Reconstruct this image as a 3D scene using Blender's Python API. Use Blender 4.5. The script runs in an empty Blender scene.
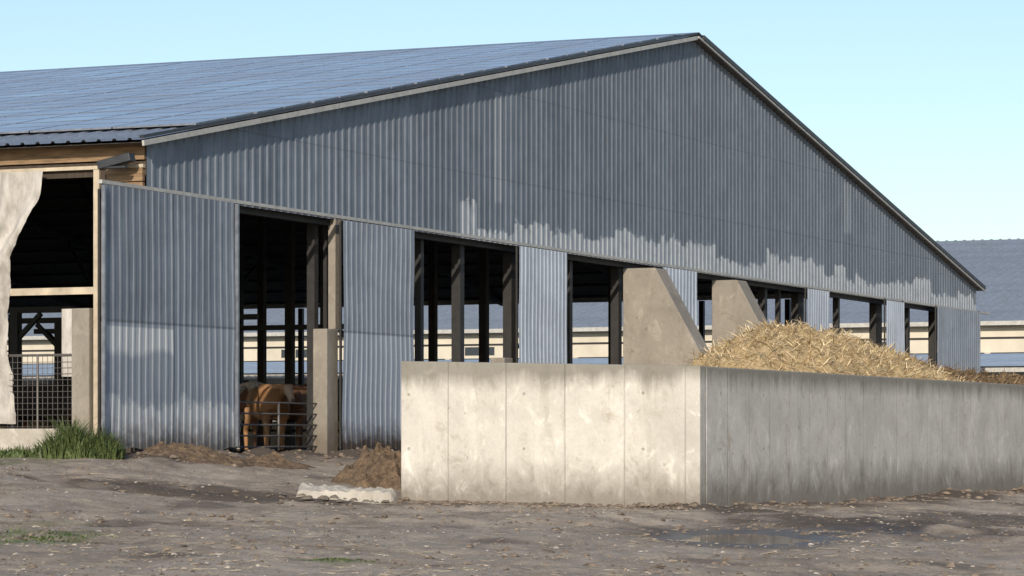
import bpy, math, random
from mathutils import Vector, Matrix, noise
random.seed(7)
F=3103.0; HV=438.0; ZC=0.31
C0=(-6.15,52.0); D=(0.406,0.914)
ANG=math.atan2(D[1],D[0])
R=Matrix.Translation((C0[0],C0[1],0))@Matrix.Rotation(ANG,4,'Z')
def tn(X,Y):
    return ((X-C0[0])*D[0]+(Y-C0[1])*D[1], (X-C0[0])*D[1]-(Y-C0[1])*D[0])
def tu(u,n):
    a=(u-512)/F; bx=C0[0]+n*D[1]; by=C0[1]-n*D[0]
    return (a*by-bx)/(D[0]-a*D[1])
def sm(a,b,x):
    if a==b: return 0.0
    k=max(0,min(1,(x-a)/(b-a))); return k*k*(3-2*k)
def nz(x,y,z=0): return noise.noise(Vector((x,y,z)))
def lerp_tab(tab,x):
    if x<=tab[0][0]: return tab[0][1]
    for (a,va),(b,vb) in zip(tab,tab[1:]):
        if x<=b: return va+(vb-va)*(x-a)/(b-a)
    return tab[-1][1]

scene=bpy.context.scene
# ---------------------------------------------------------------- materials
class M:
    def __init__(s,name):
        s.m=bpy.data.materials.new(name); s.m.use_nodes=True
        s.t=s.m.node_tree; s.b=s.t.nodes['Principled BSDF']
        s.tc=s.t.nodes.new('ShaderNodeTexCoord'); s.obj=s.tc.outputs['Object']
    def put(s,sock,v):
        if isinstance(v,bpy.types.NodeSocket): s.t.links.new(v,sock)
        elif isinstance(v,(tuple,list)):
            sock.default_value=tuple(v)+((1.0,) if len(v)==3 and sock.type=='RGBA' else ())
        else: sock.default_value=v
    def math(s,op,a,b=0.0,c=None,clamp=False):
        n=s.t.nodes.new('ShaderNodeMath'); n.operation=op; n.use_clamp=clamp
        s.put(n.inputs[0],a); s.put(n.inputs[1],b)
        if c is not None: s.put(n.inputs[2],c)
        return n.outputs[0]
    def mix(s,f,a,b,blend='MIX'):
        n=s.t.nodes.new('ShaderNodeMix'); n.data_type='RGBA'; n.blend_type=blend
        s.put(n.inputs[0],f); s.put(n.inputs[6],a); s.put(n.inputs[7],b); return n.outputs[2]
    def scale(s,v,sc,loc=(0,0,0)):
        n=s.t.nodes.new('ShaderNodeMapping'); s.t.links.new(v,n.inputs[0])
        n.inputs['Scale'].default_value=sc; n.inputs['Location'].default_value=loc; return n.outputs[0]
    def noise(s,v,scale=1.0,detail=4.0,rough=.6,dist=0.0):
        n=s.t.nodes.new('ShaderNodeTexNoise'); s.t.links.new(v,n.inputs['Vector'])
        n.inputs['Scale'].default_value=scale; n.inputs['Detail'].default_value=detail
        n.inputs['Roughness'].default_value=rough; n.inputs['Distortion'].default_value=dist
        return n.outputs['Fac']
    def wn(s,v):
        n=s.t.nodes.new('ShaderNodeTexWhiteNoise'); n.noise_dimensions='1D'
        s.put(n.inputs['W'],v); return n.outputs['Value']
    def xyz(s,v=None):
        n=s.t.nodes.new('ShaderNodeSeparateXYZ'); s.t.links.new(v or s.obj,n.inputs[0]); return n.outputs
    def rng(s,v,a,b,c=0.0,d=1.0):
        n=s.t.nodes.new('ShaderNodeMapRange'); s.put(n.inputs[0],v)
        for i,k in enumerate((a,b,c,d)): s.put(n.inputs[i+1],k)
        return n.outputs[0]
    def bump(s,h,strength=.5,dist=.02):
        n=s.t.nodes.new('ShaderNodeBump'); s.put(n.inputs['Height'],h)
        n.inputs['Strength'].default_value=strength; n.inputs['Distance'].default_value=dist
        s.t.links.new(n.outputs[0],s.b.inputs['Normal'])
    def out(s,col,rough=.8,metal=0.0,spec=None):
        s.put(s.b.inputs['Base Color'],col); s.put(s.b.inputs['Roughness'],rough)
        s.put(s.b.inputs['Metallic'],metal)
        if spec is not None: s.b.inputs['Specular IOR Level'].default_value=spec
        return s.m

def simple(name,col,rough=.8,metal=0,var=.35,sc=6.0,stretch=(1,1,1)):
    k=M(name); n=k.noise(k.scale(k.obj,stretch),sc,5)
    d=tuple(c*(1-var) for c in col); l=tuple(min(1,c*(1+var*.6)) for c in col)
    c=k.mix(k.rng(n,.3,.7),d,l); k.bump(n,.3,.01)
    return k.out(c,rough,metal)

def galv(name,base,light,patch=None,metal=.25,rough=.5,seam=None,sheet=.95,rust=.0,bottomlight=False,seed=0.0):
    k=M(name); x,y,z=k.xyz()
    sid=k.math('FLOOR',k.math('DIVIDE',k.math('ADD',x,seed),sheet))
    r=k.wn(sid)
    c=k.mix(k.rng(r,0,1,0,.45),base,light)
    st=k.noise(k.scale(k.obj,(5,5,.35)),1.0,5,.65)
    c=k.mix(k.rng(st,.5,.78,0,.7),c,light)
    c=k.mix(k.rng(st,.48,.25,0,.5),c,tuple(b*.5 for b in base))
    sp=k.noise(k.obj,1.3,5,.7)
    c=k.mix(k.rng(sp,.42,.65,0,.4),c,tuple(b*.68 for b in base))
    fs=k.noise(k.scale(k.obj,(14,14,1.2)),1.0,4,.7)
    c=k.mix(k.rng(fs,.55,.75,0,.45),c,light)
    wp=k.noise(k.scale(k.obj,(9,9,.9),(3,1,7)),1.0,5,.75)
    c=k.mix(k.rng(wp,.62,.76,0,.45),c,(.13,.11,.10))
    wh=(min(1,light[0]*1.55),min(1,light[1]*1.46),min(1,light[2]*1.34))
    if patch:
        one=k.rng(k.math('ABSOLUTE',k.math('SUBTRACT',x,14.35)),.16,.18,1,0)
        one=k.math('MULTIPLY',one,k.math('MULTIPLY',k.rng(z,5.2,5.3),k.rng(z,7.6,7.5)))
        c=k.mix(k.math('MULTIPLY',one,.5),c,wh)
        one=k.rng(k.math('ABSOLUTE',k.math('SUBTRACT',x,38.2)),.3,.32,1,0)
        one=k.math('MULTIPLY',one,k.math('MULTIPLY',k.rng(z,6.0,6.1),k.rng(z,7.5,7.4)))
        c=k.mix(k.math('MULTIPLY',one,.35),c,wh)
        c=k.mix(k.math('MULTIPLY',k.rng(x,10.3,10.35),.30),c,tuple(b*.72 for b in base))
        for zz in (5.75,7.6):
            ln=k.rng(k.math('ABSOLUTE',k.math('SUBTRACT',z,zz)),.012,.022,.3,0)
            c=k.mix(ln,c,tuple(b*.4 for b in base))
        e=k.noise(k.scale(k.obj,(1.2,1,1.5)),1.5,6,.7)
        lim=k.math('ADD',k.math('MULTIPLY',k.wn(k.math('ADD',sid,5.5)),.6),patch+.24)
        lim=k.math('ADD',lim,k.math('MULTIPLY',k.math('SUBTRACT',e,.5),.9))
        f=k.rng(k.math('SUBTRACT',lim,z),-.02,.03,0,.88)
        f=k.math('MULTIPLY',f,k.rng(x,12.3,12.6))
        f=k.math('MULTIPLY',f,k.rng(e,.25,.55,.45,1))
        c=k.mix(f,c,wh)
    if seam:
        lo=k.rng(z,seam+.01,seam-.01,0,1)
        c=k.mix(k.math('MULTIPLY',lo,k.rng(sp,.3,.6,.2,.7)),c,light)
        ln=k.rng(k.math('ABSOLUTE',k.math('SUBTRACT',z,seam)),.015,.03,.6,0)
        c=k.mix(ln,c,tuple(b*.45 for b in base))
        if bottomlight:
            e2=k.noise(k.scale(k.obj,(1,1,.8)),1.1,6,.75)
            b2=k.rng(k.math('ADD',z,k.math('MULTIPLY',e2,-1.3)),.3,.2,0,.8)
            c=k.mix(b2,c,wh)
            b3=k.math('MULTIPLY',k.rng(x,.42,.44,.9,0),k.math('MULTIPLY',k.rng(z,2.15,2.12),k.rng(k.math('ADD',z,k.math('MULTIPLY',e2,.6)),1.95,2.1)))
            c=k.mix(b3,c,wh)
            ls=k.rng(k.math('ABSOLUTE',k.math('SUBTRACT',x,.43)),.02,.04,.6,0)
            c=k.mix(ls,c,tuple(b*.4 for b in base))
        rz=k.noise(k.obj,3.0,5,.7)
        bot=k.rng(k.math('ADD',z,k.math('MULTIPLY',rz,-.9)),.2,-.25,0,1)
        c=k.mix(k.math('MULTIPLY',bot,rust),c,(.06,.045,.035))
    k.bump(k.noise(k.obj,2.5,3),.25,.03)
    return k.out(c,k.rng(sp,.3,.7,rough-.1,rough+.18),metal)

def concrete(name,col,joint=0,botz=None,topz=None,stain=.4):
    k=M(name); x,y,z=k.xyz()
    big=k.noise(k.obj,.9,6,.7,.4); fine=k.noise(k.obj,14,6,.75); vs=k.noise(k.scale(k.obj,(2.2,2.2,.5)),1,6,.7,.3)
    c=k.mix(k.rng(big,.3,.7),tuple(v*.78 for v in col),tuple(min(1,v*1.16) for v in col))
    c=k.mix(k.rng(fine,.35,.7,0,.35),c,tuple(v*.62 for v in col))
    c=k.mix(k.rng(vs,.54,.72,0,stain),c,(col[0]*.45,col[1]*.42,col[2]*.37))
    bs=k.noise(k.scale(k.obj,(1.3,1.3,.9)),2.2,6,.75,.6)
    c=k.mix(k.rng(bs,.56,.68,0,.5),c,(col[0]*.52,col[1]*.45,col[2]*.36))
    c=k.mix(k.rng(bs,.44,.33,0,.5),c,(min(1,col[0]*1.45),min(1,col[1]*1.45),min(1,col[2]*1.45)))
    bl=k.noise(k.scale(k.obj,(1,1,.7),(4,2,1)),7,4,.7)
    c=k.mix(k.rng(bl,.64,.71,0,.6),c,(col[0]*.3,col[1]*.26,col[2]*.2))
    dr=k.noise(k.scale(k.obj,(9,9,.5),(1,8,2)),1,4,.7)
    c=k.mix(k.math('MULTIPLY',k.rng(dr,.62,.72,0,.4),k.rng(big,.5,.62)),c,(col[0]*.42,col[1]*.36,col[2]*.28))
    h=k.math('ADD',k.math('MULTIPLY',fine,.4),big)
    if joint:
        s=k.math('ADD',x,y)
        wob=k.math('MULTIPLY',k.noise(k.obj,1.5,3),.015)
        fr=k.math('FRACT',k.math('DIVIDE',k.math('ADD',s,k.math('ADD',wob,.37)),joint))
        pid=k.wn(k.math('FLOOR',k.math('DIVIDE',k.math('ADD',s,.37),joint)))
        c=k.mix(k.rng(pid,0,1,0,.3),c,tuple(v*.74 for v in col))
        g=k.rng(k.math('ABSOLUTE',k.math('SUBTRACT',fr,.5)),.006,.018,1,0)
        c=k.mix(k.math('MULTIPLY',g,k.rng(vs,.35,.6,.2,.7)),c,tuple(v*.4 for v in col))
        h=k.math('SUBTRACT',h,k.math('MULTIPLY',g,.7))
        fz=k.math('ABSOLUTE',k.math('SUBTRACT',k.math('FRACT',k.math('DIVIDE',k.math('ADD',z,.25),.8)),.5))
        fx=k.math('ABSOLUTE',k.math('SUBTRACT',k.math('FRACT',k.math('DIVIDE',k.math('ADD',s,.2),joint*2)),.5))
        dd=k.math('ADD',k.math('POWER',k.math('MULTIPLY',fz,.8),2),k.math('POWER',k.math('MULTIPLY',fx,joint*2),2))
        th=k.rng(dd,.0003,.0006,1,0)
        c=k.mix(k.math('MULTIPLY',th,.55),c,tuple(v*.3 for v in col)); h=k.math('SUBTRACT',h,th)
    if botz is not None:
        w=k.math('ADD',z,k.math('MULTIPLY',bs,-.9))
        c=k.mix(k.rng(w,botz+.2,botz-.34,0,.7),c,(.13,.105,.08))
    if topz is not None:
        w=k.math('ADD',z,k.math('MULTIPLY',vs,.6))
        c=k.mix(k.rng(w,topz+.10,topz+.36,0,.72),c,(.14,.13,.105))
    k.bump(h,.5,.025)
    return k.out(c,.9,0,.25)

mat_siding=galv('siding_metal',(.150,.180,.222),(.265,.305,.36),patch=4.35,metal=.1,rough=.6)
mat_doorA=galv('door_metal_old',(.175,.205,.25),(.29,.33,.385),seam=2.22,rust=.8,bottomlight=True,metal=.1,rough=.6)
mat_doorB=galv('door_metal_new',(.44,.49,.565),(.58,.635,.72),metal=.05,seam=.6,rust=.3)
mat_doorC=galv('door_metal_mid',(.235,.27,.32),(.37,.415,.48),metal=.1,seam=2.3,rust=1,seed=.4,rough=.6)
mat_roof=galv('roof_sheet',(.27,.31,.37),(.42,.47,.54),metal=.4,rough=.4)
mat_roof2=galv('roof_sheet_far',(.25,.285,.33),(.36,.40,.46),metal=.15,rough=.55)
mat_shed=galv('shed_roof_sheet',(.40,.47,.54),(.55,.62,.69),metal=.1,rough=.5)
mat_under=simple('roof_underside',(.15,.14,.13),.8)
mat_steel=simple('dark_steel',(.026,.025,.026),.6,.1)
mat_trim=simple('trim_metal',(.46,.45,.42),.55,.1,.2)
mat_black=simple('black_edge',(.03,.033,.04),.5)
mat_frame=simple('panel_frame',(.22,.24,.28),.4,.4)
mat_wood=simple('raw_wood',(.27,.18,.105),.8,0,.5,2.0,(1,1,8))
mat_woodd=simple('old_wood',(.060,.045,.034),.85,0,.4,3.0,(6,6,.6))
mat_cream=simple('painted_timber',(.50,.43,.33),.7,0,.3,3)
mat_creamwall=simple('cream_wall',(.62,.57,.47),.8,0,.15,.7)
mat_conc=concrete('wall_concrete',(.61,.585,.535),joint=.93,botz=-.66,topz=1.2)
mat_conc2=concrete('post_concrete',(.29,.265,.23),botz=.05)
mat_slabc=concrete('slab_concrete',(.46,.43,.38))
mat_galvbar=simple('gate_steel',(.14,.13,.125),.5,.4,.2)
mat_glass=simple('window_glass',(.05,.06,.07),.15,0,.2)
k=M('solar_glass'); n=k.noise(k.obj,.35,4); 
mat_solar=k.out(k.mix(k.rng(n,.3,.7),(.185,.21,.275),(.26,.29,.36)),k.rng(n,.3,.7,.16,.32),0,.6)
k=M('curtain_fabric'); n=k.noise(k.scale(k.obj,(1,1,.4)),3,5,.7)
mat_cloth=k.out(k.mix(k.rng(n,.35,.65),(.27,.25,.23),(.56,.54,.51)),.9)

# ---------------------------------------------------------------- mesh helper
class MB:
    def __init__(s): s.v=[]; s.f=[]; s.mi=[]
    def add(s,vs,fs,mi=0):
        o=len(s.v); s.v+= [tuple(p) for p in vs]; s.f+=[tuple(i+o for i in f) for f in fs]; s.mi+=[mi]*len(fs)
    def box(s,x0,x1,y0,y1,z0,z1,mi=0):
        s.add([(x0,y0,z0),(x1,y0,z0),(x1,y1,z0),(x0,y1,z0),(x0,y0,z1),(x1,y0,z1),(x1,y1,z1),(x0,y1,z1)],
              [(0,3,2,1),(4,5,6,7),(0,1,5,4),(1,2,6,5),(2,3,7,6),(3,0,4,7)],mi)
    def beam(s,p,q,w,h=None,mi=0):
        h=h or w; p=Vector(p); q=Vector(q); d=(q-p).normalized()
        up=Vector((0,0,1)) if abs(d.z)<.95 else Vector((0,1,0))
        a=d.cross(up).normalized()*w/2; b=a.cross(d).normalized()*h/2
        vs=[p-a-b,p+a-b,p+a+b,p-a+b,q-a-b,q+a-b,q+a+b,q-a+b]
        s.add(vs,[(0,3,2,1),(4,5,6,7),(0,1,5,4),(1,2,6,5),(2,3,7,6),(3,0,4,7)],mi)
    def tube(s,p,q,r,n=8,mi=0):
        p=Vector(p); q=Vector(q); d=(q-p).normalized()
        up=Vector((0,0,1)) if abs(d.z)<.95 else Vector((0,1,0))
        a=d.cross(up).normalized(); b=a.cross(d)
        vs=[]
        for e in (p,q):
            for i in range(n):
                t=2*math.pi*i/n; vs.append(e+a*math.cos(t)*r+b*math.sin(t)*r)
        fs=[(i,(i+1)%n,n+(i+1)%n,n+i) for i in range(n)]+[tuple(range(n))[::-1],tuple(range(n,2*n))]
        s.add(vs,fs,mi)
    def make(s,name,mats,parent=None,world=False,smooth=False,bevel=0):
        me=bpy.data.meshes.new(name); me.from_pydata(s.v,[],s.f); me.validate(); me.update()
        if not isinstance(mats,(list,tuple)): mats=[mats]
        for m in mats: me.materials.append(m)
        if len(me.polygons)==len(s.mi):
            me.polygons.foreach_set('material_index',s.mi)
        if smooth: me.polygons.foreach_set('use_smooth',[True]*len(me.polygons))
        ob=bpy.data.objects.new(name,me); scene.collection.objects.link(ob)
        if parent: ob.parent=parent
        elif not world: ob.matrix_world=R
        if bevel:
            b=ob.modifiers.new('bevel','BEVEL'); b.width=bevel; b.segments=2; b.limit_method='ANGLE'
        return ob
def empty(name,mat=R):
    e=bpy.data.objects.new(name,None); scene.collection.objects.link(e); e.matrix_world=mat; e.empty_display_size=.5; return e

def corr(name,x0,x1,z0f,z1f,y,pitch,depth,mat,parent,rows=1,dent=0.0,seed=0):
    prof=[(0,0),(.52,0),(.62,1),(.86,1),(.96,0)]
    xs=[]; i=0
    while True:
        b=x0+i*pitch
        if b>x1: break
        for f,o in prof:
            if b+f*pitch<=x1: xs.append((b+f*pitch,o))
        i+=1
    xs.append((x1,0))
    mb=MB()
    vs=[];fs=[]
    for (x,o) in xs:
        a=z0f(x); c=z1f(x)
        for r in range(rows+1):
            z=a+(c-a)*r/rows
            dd=0
            if dent:
                low=1-r/rows
                dd=dent*.8*nz(x*.7+seed,z*.6)+dent*low*low*1.2*nz(x*.9,seed+z*.8)
            vs.append((x,y-depth*o+dd,z+(.07*nz(x*2.3+seed,7.7) if (r==0 and dent) else 0)))
    for i in range(len(xs)-1):
        for r in range(rows):
            a=i*(rows+1)+r; fs.append((a,a+rows+1,a+rows+2,a+1))
    mb.add(vs,fs)
    return mb.make(name,mat,parent)

W=51.6; RT=25.8; LEN=60.0; RZ=10.06
def roofz(t):
    return 5.3+(RZ-5.3)*t/RT if t<=RT else RZ-(RZ-5.08)*(t-RT)/(W-RT)
def sidez(t): return 4.43-.13*max(0,t)/W

# ---------------------------------------------------------------- BARN 1
barn=empty('cattle_barn')
corr('gable_siding',0,W,sidez,lambda t:roofz(t)-.02,-.03,.27,.020,mat_siding,barn)
corr('gable_siding_rear',0,W,lambda t:0.3,lambda t:roofz(t)-.02,LEN,.27,.022,mat_siding,barn)
def roofsheet(name,ta,tb,zf,m0,m1,mat,parent,pitch=.3,depth=.035):
    prof=[(0,0),(.6,0),(.68,1),(.84,1),(.92,0)]
    vs=[];fs=[];i=0
    while m0+i*pitch<m1:
        for f,o in prof:
            m=m0+(i+f)*pitch
            vs.append((ta,m,zf(ta)+depth*o)); vs.append((tb,m,zf(tb)+depth*o))
        i+=1
    n=len(vs)//2
    for j in range(n-1): fs.append((2*j,2*j+1,2*j+3,2*j+2))
    mb=MB(); mb.add(vs,fs)
    ma=vs[0][1]; mb_=vs[-1][1]
    mu=MB(); mu.add([(ta,ma,zf(ta)-.05),(tb,ma,zf(tb)-.05),(tb,mb_,zf(tb)-.05),(ta,mb_,zf(ta)-.05)],[(0,1,2,3)])
    mu.make(name+'_lining',mat_under,parent)
    return mb.make(name,mat,parent)
def rz_l(t): return 5.35+(RZ-5.3)*t/RT
def rz_r(t): return RZ+.05-(RZ-5.08)*(t-RT)/(W-RT)
roofsheet('roof_left',-.45,RT,rz_l,-.20,LEN+.3,mat_roof,barn)
roofsheet('roof_right',RT,W+.3,rz_r,-.20,LEN+.3,mat_roof,barn)
mb=MB()
mb.beam((-.45,-.23,rz_l(-.45)-.06),(RT-.1,-.23,rz_l(RT-.1)-.06),.04,.09,0)
mb.beam((-.45,-.20,rz_l(-.45)+.045),(RT-.1,-.20,rz_l(RT-.1)+.045),.08,.05,1)
mb.beam((RT+.02,-.23,rz_r(RT)-.05),(W+.3,-.23,rz_r(W+.3)-.05),.04,.05,0)
mb.beam((RT+.3,-.22,rz_r(RT+.3)+.04),(W+.3,-.22,rz_r(W+.3)+.04),.10,.11,1)
mb.make('rake_trim',[mat_trim,mat_black],barn)
mb=MB(); mb.add([(RT-.35,-.25,RZ+.03),(RT,-.25,RZ+.12),(RT+.35,-.25,RZ+.03),(RT-.35,LEN+.3,RZ+.03),(RT,LEN+.3,RZ+.12),(RT+.35,LEN+.3,RZ+.03)],[(0,1,4,3),(1,2,5,4)])
mb.make('ridge_cap',mat_roof,barn)
mb=MB()
t=1.5; row=0
while t+1.0<RT-.4:
    m=-.12
    while m+1.0<LEN:
        o=random.uniform(-.002,.002)
        h=.10+o; th=.035; f=.025
        x0,x1=t,t+1.0; y0,y1=m,m+1.66
        z0=rz_l(x0)+h; z1=rz_l(x1)+h
        P=[(x0,y0,z0),(x1,y0,z1),(x1,y1,z1),(x0,y1,z0)]
        Q=[(x0+f,y0+f,rz_l(x0+f)+h-.003),(x1-f,y0+f,rz_l(x1-f)+h-.003),(x1-f,y1-f,rz_l(x1-f)+h-.003),(x0+f,y1-f,rz_l(x0+f)+h-.003)]
        B=[(a,b,c-th) for a,b,c in P]
        mb.add(P+Q+B,[(0,1,5,4),(1,2,6,5),(2,3,7,6),(3,0,4,7),(8,9,1,0),(9,10,2,1),(10,11,3,2),(11,8,0,3)],1)
        mb.add(Q,[(0,1,2,3)],0)
        m+=1.69
    t+=1.05 if row%2==0 else 1.14; row+=1
mb.make('solar_panels',[mat_solar,mat_frame],barn)
mb=MB()
mb.beam((tu(100,.2),-.2,4.47),(W+.9,-.2,4.31),.08,.06,0)
mb.beam((0,.12,4.40),(W,.12,4.26),.12,.16,1)
mb.make('door_track',[mat_trim,mat_steel],barn)
# structure
mb=MB()
for m in [5.5*i for i in range(1,11)]:
    for t in (8.6,17.2,25.8,34.4,43.0):
        mb.box(t-.1,t+.1,m-.1,m+.1,-.1,roofz(t)-.3)
        mb.beam((t,m,roofz(t)-1.5),(t-1.5,m,roofz(t-1.5)-.35),.1)
        mb.beam((t,m,roofz(t)-1.5),(t+1.5,m,roofz(t+1.5)-.35),.1)
    mb.beam((.1,m,roofz(.1)-.22),(RT,m,roofz(RT)-.25),.12,.22)
    mb.beam((RT,m,roofz(RT)-.25),(W-.1,m,roofz(W-.1)-.18),.12,.22)
for i in range(1,34):
    t=i*1.55
    if t<W: mb.beam((t,0.02,roofz(t)-.10),(t,LEN-.1,roofz(t)-.10),.08,.10)
mb.make('steel_frame',mat_steel,barn)
mb=MB()
for u,w,mi in ((315,.16,0),(326,.07,0),(421,.14,0),(461,.2,0),(513,.30,0),(570,.16,0),(619,.2,0),(800,.5,0),(878,.6,0),(838,.16,0),(935,.3,0),(908,.2,0),(765,.2,0),(779,.12,0)):
    t=tu(u,-.25)
    mb.box(t-w/2,t+w/2,.22,.22+min(w,.2),-.1,4.6,mi)
mb.box(.05,.25,.22,.4,-.1,4.6,1)
mb.box(W-.3,W-.1,.22,.4,-.1,4.6,0)
a=tu(336,0); mb.box(a-.12,a+.12,-.05,.10,2.36,4.5,2)
mb.make('gable_posts',[mat_steel,mat_woodd,mat_conc2],barn)
mb=MB(); a=tu(331,.05); mb.box(a-.26,a+.2,-.1,.2,-.15,2.35); a=tu(504,0); mb.box(a-.25,a+.2,-.12,.2,-.1,2.0)
mb.make('door_post_base',mat_conc2,barn,bevel=.02)
doors=[(103,237,mat_doorA,.21,.12,4.42,16,.035,3),(344,415,mat_doorC,.21,.08,4.38,16,.035,9),(520,568,mat_doorB,.2,.08,4.36,8,.02,5),
       (808,830,mat_doorB,.2,.1,4.3,6,.02,1),(887,905,mat_doorB,.2,.1,4.28,6,.02,8),(938,981,mat_doorC,.23,.1,4.3,6,.02,6)]
ds=[]
for i,(ua,ub,mt,pi,za,zb,rows,dent,sd) in enumerate(doors):
    a,b=tu(ua,.32),tu(ub,.32); ds.append((a,b))
    corr('sliding_door_%d'%(i+1),a,b,lambda x:za,lambda x:zb,-.30,pi,.012,mt,barn,rows,dent,sd)
corr('hanging_sheet',tu(663,.3),tu(697,.3),lambda x:2.4,lambda x:4.34,-.30,.23,.015,mat_doorB,barn,6,.03,2)
mb=MB()
for a,b in ds:
    for x in (a,b): mb.box(x-.02,x+.02,-.27,-.23,.1,4.34)
    for z in (.4,2.2,4.2): mb.box(a+.03,b-.03,-.265,-.235,z,z+.07)
a,b=ds[0]
for x in (a+.01,b-.01): mb.box(x-.025,x+.025,-.36,-.30,.16,4.4,1)
mb.make('door_frames',[mat_steel,mat_frame],barn)
# left eave side (plane t=0)
mb=MB()
mb.box(-.03,.03,.0,LEN,4.98,5.26,0)
mb.box(.03,.10,.0,LEN,4.72,4.96,2)
mb.box(-.07,.02,.0,LEN,4.84,4.90,1)
mb.box(-.05,.03,0.02,.72,4.40,4.60,0); mb.box(-.055,.03,0.02,.72,4.62,4.835,0)
for m in [2.86]+[2.86+3.0*i for i in range(1,19)]:
    mb.box(-.06,.08,m-.06,m+.06,.3,4.84,2)
mb.box(-.06,.06,.86,.97,.0,4.835,1)
mb.box(-.04,.04,.98,LEN,2.74,2.86,1)
mb.box(-.03,.03,.72,.85,4.0,4.835,2)
mb.make('eave_timber',[mat_wood,mat_cream,mat_woodd],barn)
mb=MB()
mb.box(-.15,.17,1.0,1.35,-.1,2.5)
mb.make('eave_concrete_post',mat_conc2,barn,bevel=.02)
mb=MB(); mb.box(-.1,.08,1.38,LEN,-.15,.47)
mb.make('low_wall',mat_slabc,barn,bevel=.015)
mb=MB(); mb.box(-.02,.02,1.37,1.62,1.35,2.5)
mb.make('white_board',mat_cloth,barn)
mb=MB(); vs=[];fs=[];NA=60;NB=80
edge=[(4.84,1.88),(4.6,1.92),(4.35,2.0),(4.0,2.2),(3.7,2.42),(3.4,2.58),(3.0,2.64),(2.0,2.66),(1.2,2.6),(.7,2.5)]
for j in range(NB+1):
    z=4.84-(4.84-.55)*j/NB
    e=lerp_tab(sorted(edge),z)+.05*nz(z*4,3)+.02*nz(z*14,5)
    for i in range(NA+1):
        m=e+(5.5-e)*(i/NA)
        d=(m-e)
        wv=.09*math.sin(d*12+z*.9+2.5*nz(m,z))*(.3+.7*min(1,(4.84-z)))+.08*nz(m*3,z*1.5)+.10*nz(m*2,z,5)
        vs.append((-.14+wv*.9,m,z+.03*nz(m*6,3)))
for j in range(NB):
    for i in range(NA):
        a=j*(NA+1)+i; fs.append((a,a+1,a+NA+2,a+NA+1))
mb.add(vs,fs); mb.make('torn_curtain',mat_cloth,barn,smooth=True)
mb=MB()
mb.box(W-.05,W+.02,0,LEN,4.88,5.03,0)
for i in range(0,21):
    m=.3+i*3.0
    mb.box(W-.08,W+.08,m-.08,m+.08,-.1,4.86,1)
mb.box(W-.06,W+.06,.4,LEN,-.1,.9,0)
mb.make('far_eave_wall',[mat_trim,mat_steel],barn)
mb=MB()
mb.beam((-.05,.35,4.95),(-.45,.30,4.90),.06)
mb.beam((-.38,.02,4.99),(-.42,.62,4.86),.22,.14)
mb.box(-.50,-.36,.10,.5,4.80,4.84)
mb.make('floodlight',mat_black,barn,bevel=.01)
mb=MB()
for (t,m) in ((14.0,7.2),(14.0,10.5),(14.0,13.8),(14.0,17),(9,12),(9,8.4),(20,6),(20,10),(20,14)):
    mb.box(t-.09,t+.09,m-.09,m+.09,-.05,2.9)
    mb.beam((t,m,2.3),(t,m-.6,2.85),.09); mb.beam((t,m,2.3),(t,m+.6,2.85),.09)
mb.beam((14,5.5,2.93),(14,18,2.93),.12); mb.beam((9,7,2.93),(9,13,2.93),.12); mb.beam((20,5,2.93),(20,15,2.93),.12)
for z in (.5,.85,1.2):
    mb.tube((25,.8,z),(25,30,z),.03)
mb.make('stall_frames',mat_steel,barn)

def fin(name,t,top,base,th=.32):
    mb=MB(); P=[(0,-.2),(0,4.22),(top,4.22),(base,-.2)]
    vs=[(t,-.02-n,z) for n,z in P]+[(t+th,-.02-n,z) for n,z in P]
    mb.add(vs,[(0,1,2,3),(7,6,5,4),(0,4,5,1),(1,5,6,2),(2,6,7,3),(3,7,4,0)])
    return mb.make(name,mat_conc2,bevel=.02)
fin('concrete_buttress',tu(622,0),.80,3.3,.7)
fin('concrete_buttress.001',tu(711,0),.66,3.1,.7)

def gate(name,x0,x1,y,h,n=5):
    mb=MB()
    for x in (x0,x1,(x0+x1)/2): mb.tube((x,y,.08),(x,y,h),.024)
    for i in range(n):
        z=.15+(h-.15)*i/(n-1); mb.tube((x0,y,z),(x1,y,z),.016)
    return mb.make(name,mat_galvbar,smooth=True)
gate('metal_gate',tu(236,-.1),tu(321,-.1),.12,.95)
mb=MB()
for i in range(0,15):
    m=1.40+i*.10; mb.tube((-.02,m,.47),(-.02,m,1.7),.005,5)
for i in range(0,13):
    z=.5+i*.1; mb.tube((-.032,1.4,z),(-.032,2.8,z),.005,5)
mb.tube((-.02,1.37,1.72),(-.02,2.8,1.72),.02); mb.tube((-.02,1.37,.47),(-.02,1.37,1.72),.025)
mb.tube((-.02,2.1,.47),(-.02,2.1,1.72),.02)
mb.make('wire_mesh_fence',mat_galvbar)

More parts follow.
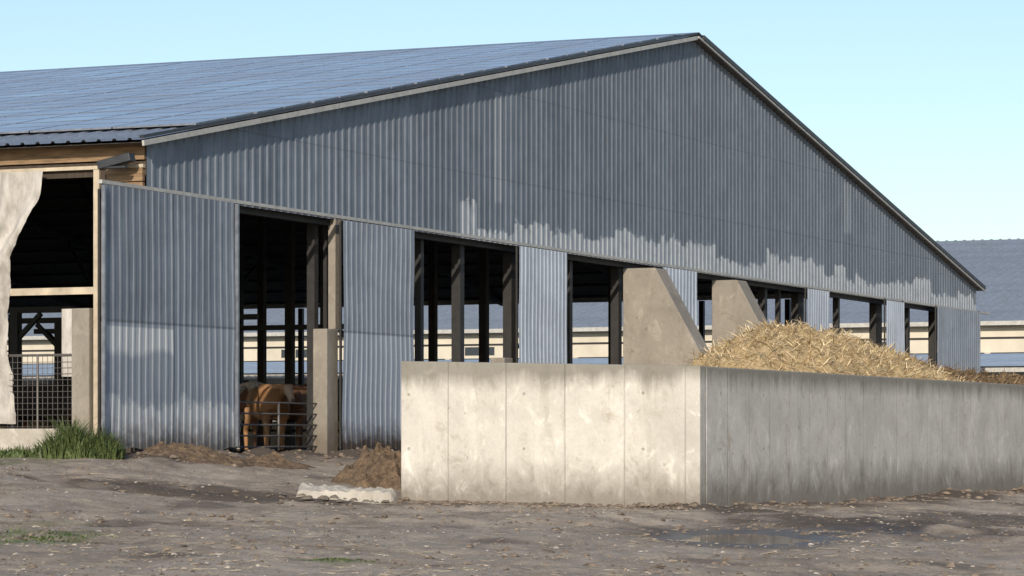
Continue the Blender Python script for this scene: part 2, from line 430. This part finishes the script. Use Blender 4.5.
# ---------------------------------------------------------------- BARN 2 (neighbour, parallel)
b2=empty('cattle_barn.001')
T2=77.0
def z2l(t): return 5.05+(t-T2)*.19
roofsheet('roof_left',T2-.5,T2+26,z2l,-45,110,mat_roof2,b2,.45,.04)
roofsheet('roof_right',T2+26,T2+52,lambda t:z2l(T2+26)-(t-T2-26)*.19,-45,110,mat_roof2,b2,.45,.04)
mb=MB()
mb.box(T2,T2+.1,-44.8,109.8,3.75,4.95,0)
mb.box(T2-.55,T2-.48,-44.9,109.9,4.83,5.0,2)
mb.box(T2-.03,T2-.005,-44.8,109.8,4.3,4.38,1)
for i in range(52):
    m=-44.5+i*3
    mb.box(T2-.1,T2+.15,m-.11,m+.11,0,3.74,0 if i%2 else 1)
    if i%3==0:
        mb.box(T2-.02,T2-.004,m+.8,m+2.2,3.88,4.24,3)
        mb.box(T2-.045,T2-.022,m+1.47,m+1.53,3.88,4.24,0)
        mb.box(T2+.02,T2+.08,m+.11,m+2.89,1.02,2.3,2)
mb.box(T2+.05,T2+.15,-44.8,109.8,0,1.0,0)
mb.box(T2+25,T2+25.3,-44.8,109.8,0,7,1)  # dark sheet under the ridge, stands in for the shade of the interior
mb.make('side_wall_and_shade_sheet',[mat_creamwall,mat_steel,mat_trim,mat_glass],b2)
mb=MB()
for m in (-44.8,109.8):
    mb.add([(T2+.1,m,0),(T2+52,m,0),(T2+52,m,4.9),(T2+26,m,9.8),(T2+.1,m,4.9)],[(0,1,2,3,4)])
mb.make('gable_walls',mat_siding,b2)
mb=MB()
mb.add([(58,-2,2.75),(64,-2,3.35),(64,60,3.35),(58,60,2.75)],[(0,1,2,3)],0)
mb.add([(64,-2,3.35),(70,-2,2.55),(70,60,2.55),(64,60,3.35)],[(0,1,2,3)],0)
mb.box(58,58.06,-2,60,2.55,2.70,1)
for i in range(16):
    for t in (58.3,69.7): mb.box(t-.08,t+.08,-1.9+i*4,-1.74+i*4,0,2.5,2)
mb.make('feed_shed',[mat_shed,mat_trim,mat_steel])

# ---------------------------------------------------------------- CONCRETE BUNKER
NW=11.30; TF=-3.72; NL=NW-4.72; TE=32.0; TH=.26
mb=MB()
def pris(p4,zb,zt):
    vs=[(t,-n,zb) for t,n in p4]+[(t,-n,z) for (t,n),z in zip(p4,zt)]
    mb.add(vs,[(3,2,1,0),(4,5,6,7),(0,1,5,4),(1,2,6,5),(2,3,7,6),(3,0,4,7)])
ztR,ztL=1.335,1.45
pris([(TF,NW),(TF,NL),(TF+TH,NL),(TF+TH,NW)],-1.2,[ztR,ztL,ztL,ztR])
pris([(TF+TH+.002,NW),(TF+TH+.002,NW-TH),(TE,NW-TH),(TE,NW)],-1.2,[ztR-.003,ztR-.003,1.36,1.36])
pris([(TF+TH+.002,NL+TH),(TF+TH+.002,NL),(TE,NL),(TE,NL+TH)],-1.2,[ztL-.003,ztL-.003,1.36,1.36])
bk=mb.make('concrete_bunker_wall',mat_conc,bevel=.018)

# ---------------------------------------------------------------- GROUND
tabn=[(-3,-.31),(0,-.31),(1,-.36),(3,-.60),(6.6,-.93),(11.3,-1.02),(17,-1.22),(27,-1.55)]
def zbase(X,Y):
    t,n=tn(X,Y)
    z=(lerp_tab(tabn,n-.6)+lerp_tab(tabn,n)+lerp_tab(tabn,n+.6))/3
    return z+ZC
PX,PY=2.75,36.2
PZ=zbase(PX,PY)-.045
def pud(X,Y):
    r=math.hypot((X-PX)/.8,(Y-PY)/2.3)
    return r+.35*nz(X*1.6,Y*.7,3.3)+.16*nz(X*5,Y*3,1)
PX2,PY2=-.35,24.6
PZ2=zbase(PX2,PY2)-.03
def pud2(X,Y):
    return math.hypot((X-PX2)/.32,(Y-PY2)/.8)+.3*nz(X*3,Y*1.5,8)
def carve(z,p,pz):
    if p>2.3: return z
    bowl=pz-.03+.055*sm(.6,1.2,p)
    return bowl+(z-bowl)*sm(1.15,2.2,p)
def rut1(X,Y): return Y-37-.25*X+.8*nz(X*.12,1.1)
def rut2(X,Y): return Y-29.3+.12*X+.6*nz(X*.15,5.1)
def rut3(X,Y): return Y-41.2+.55*X+.7*nz(X*.2,9.1)
def ground(X,Y):
    t,n=tn(X,Y)
    z=zbase(X,Y)
    if 15<Y<75 and abs(X)<25:
        k=1.0 if n>-.5 else .35
        z+=k*(.05*nz(X*.45,Y*.45)+.032*nz(X*1.3,Y*1.3,4)+.020*nz(X*3.5,Y*3.5,2)+.015*nz(X*9,Y*9,6))
        if n>2:
            for rf,o0,a,w in ((rut1,1.0,.075,.28),(rut2,.9,.055,.25),(rut3,.95,.075,.3)):
                s=rf(X,Y)
                for o in (-o0,o0):
                    z-=a*math.exp(-((s-o)/w)**2)*(.6+.7*nz(X*1.5,o,a))
                    z+=a*.45*math.exp(-((s-o-.5)/.2)**2)*(.5+.9*nz(X*2.5,o,3))
        dR=abs(n-NW-.1) if t>TF-.3 and n>NW-.3 else 99
        dF=abs(t-TF) if (NL-.3<n<NW+.3 and t<TF+.1) else 99
        d=min(dR,dF)
        if d<1.2: z+=.05*(1-d/1.2)**2*(.4+1.6*nz(X*1.1,Y*1.1,9))
        if -1.5<t<60 and -.9<n<2: z+=.15*math.exp(-((n-.5)/.55)**2)*max(0,.4+1.6*nz(t*.9,n*1.2,5))
        z=carve(z,pud(X,Y),PZ); z=carve(z,pud2(X,Y),PZ2)
    return z
def lines(a,b,st,lo,hi,g=1.22):
    L=[a+i*st for i in range(int(round((b-a)/st))+1)]
    s=st; x=L[-1]
    while x<hi: s*=g; x+=s; L.append(x)
    s=st; x=a; pre=[]
    while x>lo: s*=g; x-=s; pre.append(x)
    return pre[::-1]+L
XL=lines(-10,13,.075,-3500,3500); YL=lines(22.5,60,.10,-600,4500)
gv=[];gm=[]
def rnd_blob(X,Y,cx,cy,rx,ry): return 1-sm(.4,1.1,math.hypot((X-cx)/rx,(Y-cy)/ry)+.45*nz(X*2.2,Y*1.2,1))
for Y in YL:
    for X in XL:
        gv.append((X,Y,ground(X,Y)))
        dark=straw=grass=wet=0.0
        if 15<Y<110 and -40<X<60:
            t,n=tn(X,Y)
            no=nz(X*.8,Y*.5,11); no2=nz(X*2.6,Y*1.6,3)
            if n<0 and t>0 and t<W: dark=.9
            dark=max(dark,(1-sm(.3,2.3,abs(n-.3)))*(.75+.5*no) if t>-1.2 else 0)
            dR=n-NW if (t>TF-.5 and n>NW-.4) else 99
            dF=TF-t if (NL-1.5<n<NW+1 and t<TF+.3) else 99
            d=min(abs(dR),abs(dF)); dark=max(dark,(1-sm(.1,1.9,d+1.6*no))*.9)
            dark=max(dark,rnd_blob(X,Y,-4.0,44.0,3.4,2.0)*.85, rnd_blob(X,Y,4.6,41,2.4,3.2)*.8,rnd_blob(X,Y,7.0,44,2.6,4)*.7,rnd_blob(X,Y,2.4,37,2.0,2.6)*.6)
            dark=max(dark,sm(.25,.55,no)*.6)
            if n>2:
                for rf,o0 in ((rut1,1.0),(rut2,.9),(rut3,.95)):
                    s=rf(X,Y)
                    for o in (-o0,o0): dark=max(dark,.7*math.exp(-((s-o)/.33)**2)*(.6+1.2*no))
            wet=max(1-sm(1.0,1.9,pud(X,Y)),1-sm(.95,1.6,pud2(X,Y)),rnd_blob(X,Y,4.6,38.6,1.5,2.4)*.65)
            straw=max(0,sm(-.05,.4,no2))
            for cx,cy,rx,ry,a in ((-4.8,31,1.0,1.8,.8),(-1.55,28.3,.5,.6,.95),(.55,27.8,.3,.4,.35),(-8.3,51.0,1.2,2.2,1),(-5.2,34.5,.9,1.2,.5),(-3.6,26.3,.5,.5,.3)):
                grass=max(grass,a*rnd_blob(X,Y,cx,cy,rx,ry))
            if t<-2 and n<1: grass=max(grass,.8*sm(-.1,.3,no+.15))
        elif Y>110 or abs(X)>40: grass=.45
        gm.append((dark,grass,straw,wet))
nx=len(XL); gf=[]
for j in range(len(YL)-1):
    for i in range(nx-1):
        a=j*nx+i; gf.append((a,a+1,a+nx+1,a+nx))
me=bpy.data.meshes.new('ground'); me.from_pydata(gv,[],gf)
at=me.color_attributes.new('masks','FLOAT_COLOR','POINT')
flat=[c for m in gm for c in m]; at.data.foreach_set('color',flat)
me.polygons.foreach_set('use_smooth',[True]*len(me.polygons))
gob=bpy.data.objects.new('ground',me); scene.collection.objects.link(gob)
k=M('ground_mud'); 
an=k.t.nodes.new('ShaderNodeVertexColor'); an.layer_name='masks'
sp=k.t.nodes.new('ShaderNodeSeparateColor'); k.t.links.new(an.outputs['Color'],sp.inputs[0])
dk,gr,stw=sp.outputs[0],sp.outputs[1],sp.outputs[2]; wt=an.outputs['Alpha']
n1=k.noise(k.obj,.5,8,.65); n2=k.noise(k.obj,5,8,.75); n3=k.noise(k.obj,28,6,.75); n4=k.noise(k.scale(k.obj,(1,.45,1)),2.2,7,.75,.5)
c=k.mix(k.rng(n1,.35,.65),(.31,.255,.205),(.47,.405,.335))
c=k.mix(k.rng(n4,.45,.66,0,.6),c,(.20,.16,.125))
c=k.mix(k.rng(n2,.52,.68,0,.6),c,(.55,.49,.42))
c=k.mix(k.rng(n3,.5,.68,0,.6),c,(.145,.113,.088))
c=k.mix(k.math('MULTIPLY',stw,k.rng(n3,.42,.6,0,.55)),c,(.58,.48,.35))
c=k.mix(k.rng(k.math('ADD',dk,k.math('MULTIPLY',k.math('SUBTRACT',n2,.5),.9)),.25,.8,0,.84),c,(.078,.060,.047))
c=k.mix(k.math('MULTIPLY',gr,k.rng(n2,.38,.56,0,.9)),c,(.11,.14,.05))
c=k.mix(k.math('MULTIPLY',wt,.8),c,(.050,.040,.033))
k.bump(k.math('ADD',k.math('MULTIPLY',n2,1.0),k.math('MULTIPLY',n3,.45)),.8,.05)
me.materials.append(k.out(c,k.rng(wt,.2,1,.95,.30),0,.25))
k=M('muddy_water'); nn=k.noise(k.obj,6,3); k.bump(nn,.08,.01)
mat_water=k.out((.08,.065,.05),.05,0,.5)
def puddle(name,cx,cy,rx,ry,z):
    mb=MB(); vs=[(cx,cy,z)]; N=48
    for i in range(N):
        a=2*math.pi*i/N; vs.append((cx+rx*math.cos(a),cy+ry*math.sin(a),z))
    mb.add(vs,[(0,1+i,1+(i+1)%N) for i in range(N)])
    return mb.make(name,mat_water,world=True)
puddle('puddle',PX,PY,.9,2.5,PZ)
puddle('puddle.001',PX2,PY2,.38,.95,PZ2)

# ---------------------------------------------------------------- loose stuff
def rock(mb,x,y,z,s,fl=.6,mi=0,sub=False):
    a=random.uniform(0,6.28); ca,sa=math.cos(a),math.sin(a)
    base=[(1,0,0),(.5,.85,.1),(-.5,.85,-.05),(-1,0,.1),(-.5,-.85,0),(.5,-.85,.08),(.45,.1,.85),(-.4,.35,.8),(-.2,-.5,.75)]
    vs=[]
    ex=random.uniform(.7,1.5)
    for p in base:
        q=[c*random.uniform(.75,1.2) for c in p]; q[0]*=ex
        vs.append((x+s*(q[0]*ca-q[1]*sa),y+s*(q[0]*sa+q[1]*ca),z+s*fl*q[2]))
    mb.add(vs,[(6,7,8),(0,1,6),(1,2,7),(1,7,6),(2,3,7),(3,4,8),(3,8,7),(4,5,8),(5,0,6),(5,6,8)],mi)
k=M('stone_mix'); n=k.noise(k.obj,4.5,2); 
mat_stone=k.out(k.mix(k.rng(n,.35,.65),(.20,.165,.13),(.50,.45,.39)),.9)
k=M('clod'); n=k.noise(k.obj,7,4)
mat_clod=k.out(k.mix(k.rng(n,.35,.65),(.08,.06,.045),(.27,.215,.165)),.95)
mb=MB()
def inb(X,Y):
    t,n=tn(X,Y); return (t>TF-.05 and n>NL-.05 and n<NW+.05)
cnt=0
while cnt<9000:
    Y=23+ (random.random()**1.3)*30; X=random.uniform(-.2,.2)*Y
    if inb(X,Y) or pud(X,Y)<1.2 or tn(X,Y)[1]<-.2: continue
    if nz(X*.9,Y*.6,2)<random.uniform(-.5,.25): continue
    s=.006+.026*random.random()**3
    rock(mb,X,Y,ground(X,Y)+.002,s,.6,0 if random.random()<.35 else 1); cnt+=1
for i in range(1500):
    if i<600:
        if i%2: t=random.uniform(TF,16); n=NW+abs(random.gauss(.05,.45))
        else: t=TF-abs(random.gauss(.05,.45)); n=random.uniform(NL-.6,NW)
    elif i<1000:
        t=random.uniform(-1.2,12); n=random.gauss(.9,.6)
    else:
        X=random.uniform(-.19,.19)*40; rf=random.choice((rut1,rut2,rut3)); 
        Yg=40.0
        for _ in range(4): Yg-=rf(X,Yg)
        Y=Yg+random.choice((-1,1))*.95+random.gauss(.25,.35)
        if inb(X,Y) or pud(X,Y)<1.1: continue
        rock(mb,X,Y,ground(X,Y),random.uniform(.015,.06),.7,1); continue
    X=C0[0]+t*D[0]+n*D[1]; Y=C0[1]+t*D[1]-n*D[0]
    rock(mb,X,Y,ground(X,Y),random.uniform(.02,.09)*random.uniform(.4,1),.7,1)
mb.make('gravel',[mat_stone,mat_clod],world=True)
k=M('straw'); n=k.noise(k.obj,9,3)
mat_straw=k.out(k.mix(k.rng(n,.35,.65),(.48,.345,.17),(.88,.73,.47)),.7)
k=M('straw_dark'); n=k.noise(k.obj,9,3)
mat_strawd=k.out(k.mix(k.rng(n,.35,.68),(.16,.105,.055),(.38,.27,.15)),.9)
def strand(mb,p,d,L,w,mi=0):
    d=Vector(d).normalized(); up=Vector((random.uniform(-.5,.5),random.uniform(-.5,.5),1))
    a=d.cross(up).normalized()*w/2; p=Vector(p)
    m=p+d*L*.5+Vector((0,0,-.12*L*random.random())); q=p+d*L+Vector((0,0,-.3*L*random.random()))
    mb.add([p-a,p+a,m+a,m-a,q+a*.6,q-a*.6],[(0,1,2,3),(3,2,4,5)],mi)
mb=MB(); cnt=0
while cnt<5000:
    Y=23+ (random.random()**1.2)*28; X=random.uniform(-.2,.2)*Y
    if inb(X,Y) or pud(X,Y)<1.1 or tn(X,Y)[1]<-.2: continue
    if nz(X*.5,Y*.5,22)<random.uniform(-.4,.3): continue
    a=random.uniform(0,6.28)
    strand(mb,(X,Y,ground(X,Y)+.012),(math.cos(a),math.sin(a),.08),random.uniform(.05,.2),.006); cnt+=1
mb.make('straw_scraps',mat_straw,world=True)

# ---------------------------------------------------------------- STRAW HEAP in bunker
prof=[(717,372),(724,352),(738,335),(755,328),(772,325),(800,328),(830,335),(860,345),(890,356),(915,365),(935,370),(980,375),(1024,378)]
pt=[]
n0=9.0
for u,v in prof:
    t=tu(u,n0); Yw=C0[1]-n0*D[0]+D[1]*t
    pt.append((t,(HV-v-2)/F*Yw+ZC))
pt=[(pt[0][0]-.7,-.75),(pt[0][0]-.3,.4)]+pt+[(TE,1.2)]
def heap(t,n):
    tt=t-.35*max(0,n-n0)-.9*max(0,n0-n)
    z=lerp_tab(pt,tt)*.6+.2*lerp_tab(pt,tt-.25)+.2*lerp_tab(pt,tt+.25)
    z-=.42*abs(n-n0)**1.35*(1 if z>1.45 else .5)
    z+=.18*nz(t*1.2,n*1.2)+.16*nz(t*3,n*3,4)+.10*nz(t*8,n*8,7)
    return z
mb=MB(); NT=300; NN=60; t0=pt[0][0]; t1=TE-.5
vs=[]
for i in range(NT+1):
    for j in range(NN+1):
        t=t0+(t1-t0)*i/NT; n=NL+TH+.01+(4.72-2*TH-.02)*j/NN
        vs.append((t,-n,heap(t,n)))
fs=[(i*(NN+1)+j,(i+1)*(NN+1)+j,(i+1)*(NN+1)+j+1,i*(NN+1)+j+1) for i in range(NT) for j in range(NN)]
mb.add(vs,fs,0)
for i in range(24000):
    t=t0+(22-t0)*random.random()**1.2; n=random.uniform(NL+TH+.1,NW-TH-.1)
    a=random.uniform(0,6.28)
    old=t+random.uniform(-2.5,2.5)>14.2
    if random.random()<.15: old=True
    strand(mb,(t,-n,heap(t,n)+.0),(math.cos(a),math.sin(a),random.uniform(-.1,1.1)),random.uniform(.07,.30),random.uniform(.008,.02),2 if old else 1)
k=M('heap_core'); x,y,z=k.xyz(); n1=k.noise(k.obj,2.2,7,.75); n2=k.noise(k.scale(k.obj,(1,1,2)),14,6,.8)
c=k.mix(k.rng(n2,.35,.65),(.40,.28,.14),(.82,.66,.41))
c=k.mix(k.rng(n1,.52,.72,0,.65),c,(.34,.225,.11))
c=k.mix(k.rng(k.math('ADD',x,k.math('MULTIPLY',n1,5)),14.5,18,0,1),c,k.mix(k.rng(n2,.35,.65),(.10,.065,.04),(.30,.21,.12)))
k.bump(n2,1,.08); mat_heap=k.out(c,.9,0,.2)
mb.make('straw_heap',[mat_heap,mat_straw,mat_strawd])

def mound(name,cx,cy,rx,ry,h,mats,ns,seed):
    mb=MB(); N=60; vs=[]
    def hz(x,y):
        r=math.hypot((x-cx)/rx,(y-cy)/ry)+.25*nz(x*2.5+seed,y*2.5)
        return ground(x,y)-.03+h*max(0,1-r)**.8*(1+.5*nz(x*4,y*4,seed)+.35*nz(x*10,y*10,seed))+(.0 if r<1 else -.02)
    for i in range(N+1):
        for j in range(N+1):
            x=cx+rx*1.2*(2*i/N-1); y=cy+ry*1.2*(2*j/N-1); vs.append((x,y,hz(x,y)))
    mb.add(vs,[(i*(N+1)+j,(i+1)*(N+1)+j,(i+1)*(N+1)+j+1,i*(N+1)+j+1) for i in range(N) for j in range(N)],0)
    for i in range(ns):
        a=random.uniform(0,6.28); r=random.random()**.6; x=cx+rx*r*math.cos(a); y=cy+ry*r*math.sin(a); a=random.uniform(0,6.28)
        strand(mb,(x,y,hz(x,y)),(math.cos(a),math.sin(a),random.uniform(0,.35)),random.uniform(.04,.14),.009,1)
    return mb.make(name,mats,world=True)
k=M('manure'); n=k.noise(k.obj,9,6,.75)
k.bump(n,1,.05); mat_man=k.out(k.mix(k.rng(n,.35,.65),(.06,.042,.03),(.23,.16,.10)),.95)
mound('manure_pile',-1.95,49.4,.95,.9,.66,[mat_man,mat_strawd],1000,3)
mound('manure_pile.001',-5.3,51.6,1.1,.9,.26,[mat_man,mat_strawd],300,9)
mound('manure_pile.002',-1.2,51.5,.9,.9,.30,[mat_man,mat_strawd],300,5)
mound('manure_pile.003',-4.0,52.6,.7,.8,.18,[mat_man,mat_strawd],200,15)

# broken concrete slab left of bunker
mb=MB(); N=40; vs=[];x0,x1=-3.15,-1.68;y0,y1=44.9,46.0
for i in range(N+1):
    for j in range(17):
        fx=i/N; fy=j/16
        x=x0+(x1-x0)*fx+.04*nz(fy*5,2); y=y0+(y1-y0)*fy+.12*nz(fx*6,1.5)
        top=.02+.10+.05*fx+.05*nz(x*3,y*3,1)+.035*nz(x*11,y*11,1)
        e=min(fx*1.6,1-fx,fy*2.2,(1-fy))*16
        z=ground(x,y)-.08+ (top+.08)*min(1,max(0,e))**.5
        vs.append((x,y,z))
mb.add(vs,[(i*17+j,(i+1)*17+j,(i+1)*17+j+1,i*17+j+1) for i in range(N) for j in range(16)])
mb.make('broken_concrete_slab',mat_slabc,world=True)
mb=MB()
for i in range(26): 
    X=random.uniform(-3.6,-1.6);Y=random.uniform(44.0,45.3); rock(mb,X,Y,ground(X,Y)+.02,random.uniform(.03,.10),.7)
mb.make('rubble',[mat_conc2],world=True)

# ---------------------------------------------------------------- grass
k=M('grass'); n=k.noise(k.obj,5,3)
mat_grass=k.out(k.mix(k.rng(n,.35,.65),(.05,.082,.024),(.12,.155,.055)),.6)
def tuft(name,cx,cy,rx,ry,h,num):
    mb=MB()
    for i in range(num):
        a=random.uniform(0,6.28); r=random.random()**.6
        x=cx+rx*r*math.cos(a); y=cy+ry*r*math.sin(a)
        hh=h*(1-.6*r*r)*random.uniform(.35,1.1)*(1+.9*nz(x*3,y*3,2)); a=random.uniform(0,6.28)
        lx,ly=math.cos(a)*hh*random.uniform(.1,.9),math.sin(a)*hh*random.uniform(.1,.9)
        w=random.uniform(.005,.016); b=a+1.57+random.uniform(-.5,.5); wx,wy=math.cos(b)*w,math.sin(b)*w
        z=ground(x,y)-.02
        mb.add([(x-wx,y-wy,z),(x+wx,y+wy,z),(x+lx*.4+wx,y+ly*.4+wy,z+hh*.65),(x+lx*.4-wx,y+ly*.4-wy,z+hh*.65),(x+lx,y+ly,z+hh)],[(0,1,2,3),(3,2,4)])
    return mb.make(name,mat_grass,world=True)
tuft('grass_tuft',-7.0,50.2,.72,.55,.56,3600)
tuft('grass_tuft.001',-8.2,50.3,.9,.6,.18,2200)
tuft('grass_tuft.002',-1.55,28.3,.4,.55,.045,1500)
tuft('grass_tuft.003',-4.7,31,.9,1.5,.04,2200)

# ---------------------------------------------------------------- COWS
def cowmat(name,a,b,face):
    k=M(name); x,y,z=k.xyz(); n=k.noise(k.obj,1.6,2,.5)
    c=k.mix(k.rng(n,.5,.54),a,b)
    c=k.mix(k.rng(x,1.27,1.33,0,face),c,(.50,.43,.36))
    c=k.mix(k.rng(x,1.54,1.58),c,(.12,.07,.06))
    c=k.mix(k.rng(z,.10,.08),c,(.05,.04,.03))
    return k.out(c,.75)
cm=[cowmat('cow_red',(.17,.08,.04),(.20,.10,.05),.9),cowmat('cow_pied',(.17,.08,.045),(.48,.42,.36),.9),
    cowmat('cow_dark',(.05,.032,.025),(.07,.045,.03),.1),cowmat('cow_fawn',(.33,.17,.075),(.36,.20,.10),.6)]
cowi=[0]
def cow(u,Y,rot,mi,head=0.0,s=1.0):
    V=[];E=[];RR=[]
    def ch(pts,start=None):
        prev=start
        for p,r in pts:
            V.append(p); RR.append(r); i=len(V)-1
            if prev is not None: E.append((prev,i))
            prev=i
        return prev
    ch([((.05,0,1.0),(.31,.35))])
    ch([((.42,0,1.04),(.26,.34))],0); ch([((.68,0,1.14),(.18,.25))],1)
    h=head
    ch([((.95,0,1.28-h*.35),(.11,.16)),((1.16,0,1.42-h*.75),(.09,.11)),((1.30,0,1.40-h*.9),(.105,.115)),((1.45,0,1.27-h*.95),(.075,.085)),((1.60,0,1.15-h*.98),(.06,.065))],2)
    poll=4
    ch([((-.32,0,1.05),(.29,.32))],0); rump=len(V)-1
    ch([((-.66,0,1.16),(.23,.23)),((-.86,0,1.2),(.10,.14))],rump); tl=len(V)-1
    ch([((-.98,0,1.12),(.03,.03)),((-1.0,.02,.75),(.022,.022)),((-.99,.03,.5),(.045,.045)),((-.98,.03,.38),(.02,.02))],tl)
    hip=rump+1
    for sg in (1,-1):
        o=random.uniform(-.08,.08)
        ch([((-.66,sg*.18,.93),(.14,.16)),((-.52+o*.3,sg*.21,.74),(.09,.10)),((-.78+o,sg*.20,.47),(.048,.055)),((-.74+o,sg*.20,.14),(.036,.038)),((-.70+o,sg*.20,.03),(.05,.05))],hip)
        o=random.uniform(-.08,.08)
        ch([((.47,sg*.18,.82),(.10,.13)),((.42+o*.3,sg*.18,.62),(.07,.08)),((.46+o,sg*.17,.38),(.046,.048)),((.45+o,sg*.17,.13),(.034,.034)),((.48+o,sg*.17,.03),(.05,.05))],1)
        ch([((1.20,sg*.17,1.43-h*.8),(.03,.045)),((1.17,sg*.30,1.40-h*.8),(.02,.035))],poll)
    ch([((-.42,0,.68),(.12,.11))],rump)
    me=bpy.data.meshes.new('cow'); me.from_pydata([tuple(c*s for c in p) for p in V],E,[])
    ob=bpy.data.objects.new('cow' if cowi[0]==0 else 'cow.%03d'%cowi[0],me); scene.collection.objects.link(ob); cowi[0]+=1
    sk=ob.modifiers.new('skin','SKIN')
    for i,sv in enumerate(me.skin_vertices[0].data):
        sv.radius=(RR[i][0]*s,RR[i][1]*s); sv.use_root=(i==0)
    ob.modifiers.new('sub','SUBSURF').levels=2; ob.modifiers['sub'].render_levels=2
    sk.use_smooth_shade=True
    me.materials.append(cm[mi])
    X=(u-512)/F*Y
    ob.location=(X,Y,0); ob.rotation_euler=(0,0,rot)
    return ob
cow(268,60.6,math.radians(292),3,.15,.98)
cow(301,61.8,math.radians(75),0,.2,.98)
cow(243,64.5,math.radians(285),1,.0,.98)
cow(285,69.0,math.radians(170),2,.4)
cow(247,73.0,math.radians(30),2,.1)
cow(312,70.0,math.radians(260),0,.0)
cow(40,57.5,math.radians(10),2,.5,.95)
cow(62,62.0,math.radians(160),0,.9)
cow(18,66.0,math.radians(60),0,.2)

# ---------------------------------------------------------------- light, sky, camera
el=math.radians(21)
th=math.radians(-15.5)
hd=Vector((-D[0]*math.cos(th)-D[1]*math.sin(th), -D[1]*math.cos(th)+D[0]*math.sin(th),0)).normalized()
to=Vector((hd.x*math.cos(el),hd.y*math.cos(el),math.sin(el)))
sun=bpy.data.lights.new('sun','SUN'); sun.energy=4.2; sun.angle=math.radians(.6); sun.color=(1,.88,.72)
so=bpy.data.objects.new('sun',sun); scene.collection.objects.link(so)
so.rotation_euler=to.to_track_quat('Z','Y').to_euler(); so.location=(0,0,40)
w=bpy.data.worlds.new('World'); scene.world=w; w.use_nodes=True
nt=w.node_tree; bg=nt.nodes['Background']; sk=nt.nodes.new('ShaderNodeTexSky'); sk.sky_type='NISHITA'
sk.sun_disc=False; sk.sun_elevation=el; sk.sun_rotation=math.atan2(hd.x,hd.y)%(2*math.pi)
sk.air_density=1.0; sk.dust_density=.7; sk.ozone_density=2.0; sk.altitude=100
nt.links.new(sk.outputs[0],bg.inputs[0]); bg.inputs[1].default_value=.14
cam=bpy.data.cameras.new('camera'); co=bpy.data.objects.new('camera',cam); scene.collection.objects.link(co)
co.location=(0,0,ZC); co.rotation_euler=(math.radians(90),0,0)
cam.sensor_width=36; cam.lens=F/1024*36; cam.shift_y=(HV-288)/1024; cam.clip_end=8000; cam.clip_start=.5
scene.camera=co
scene.view_settings.view_transform='Standard'; scene.view_settings.look='None'; scene.view_settings.exposure=0
print('done')
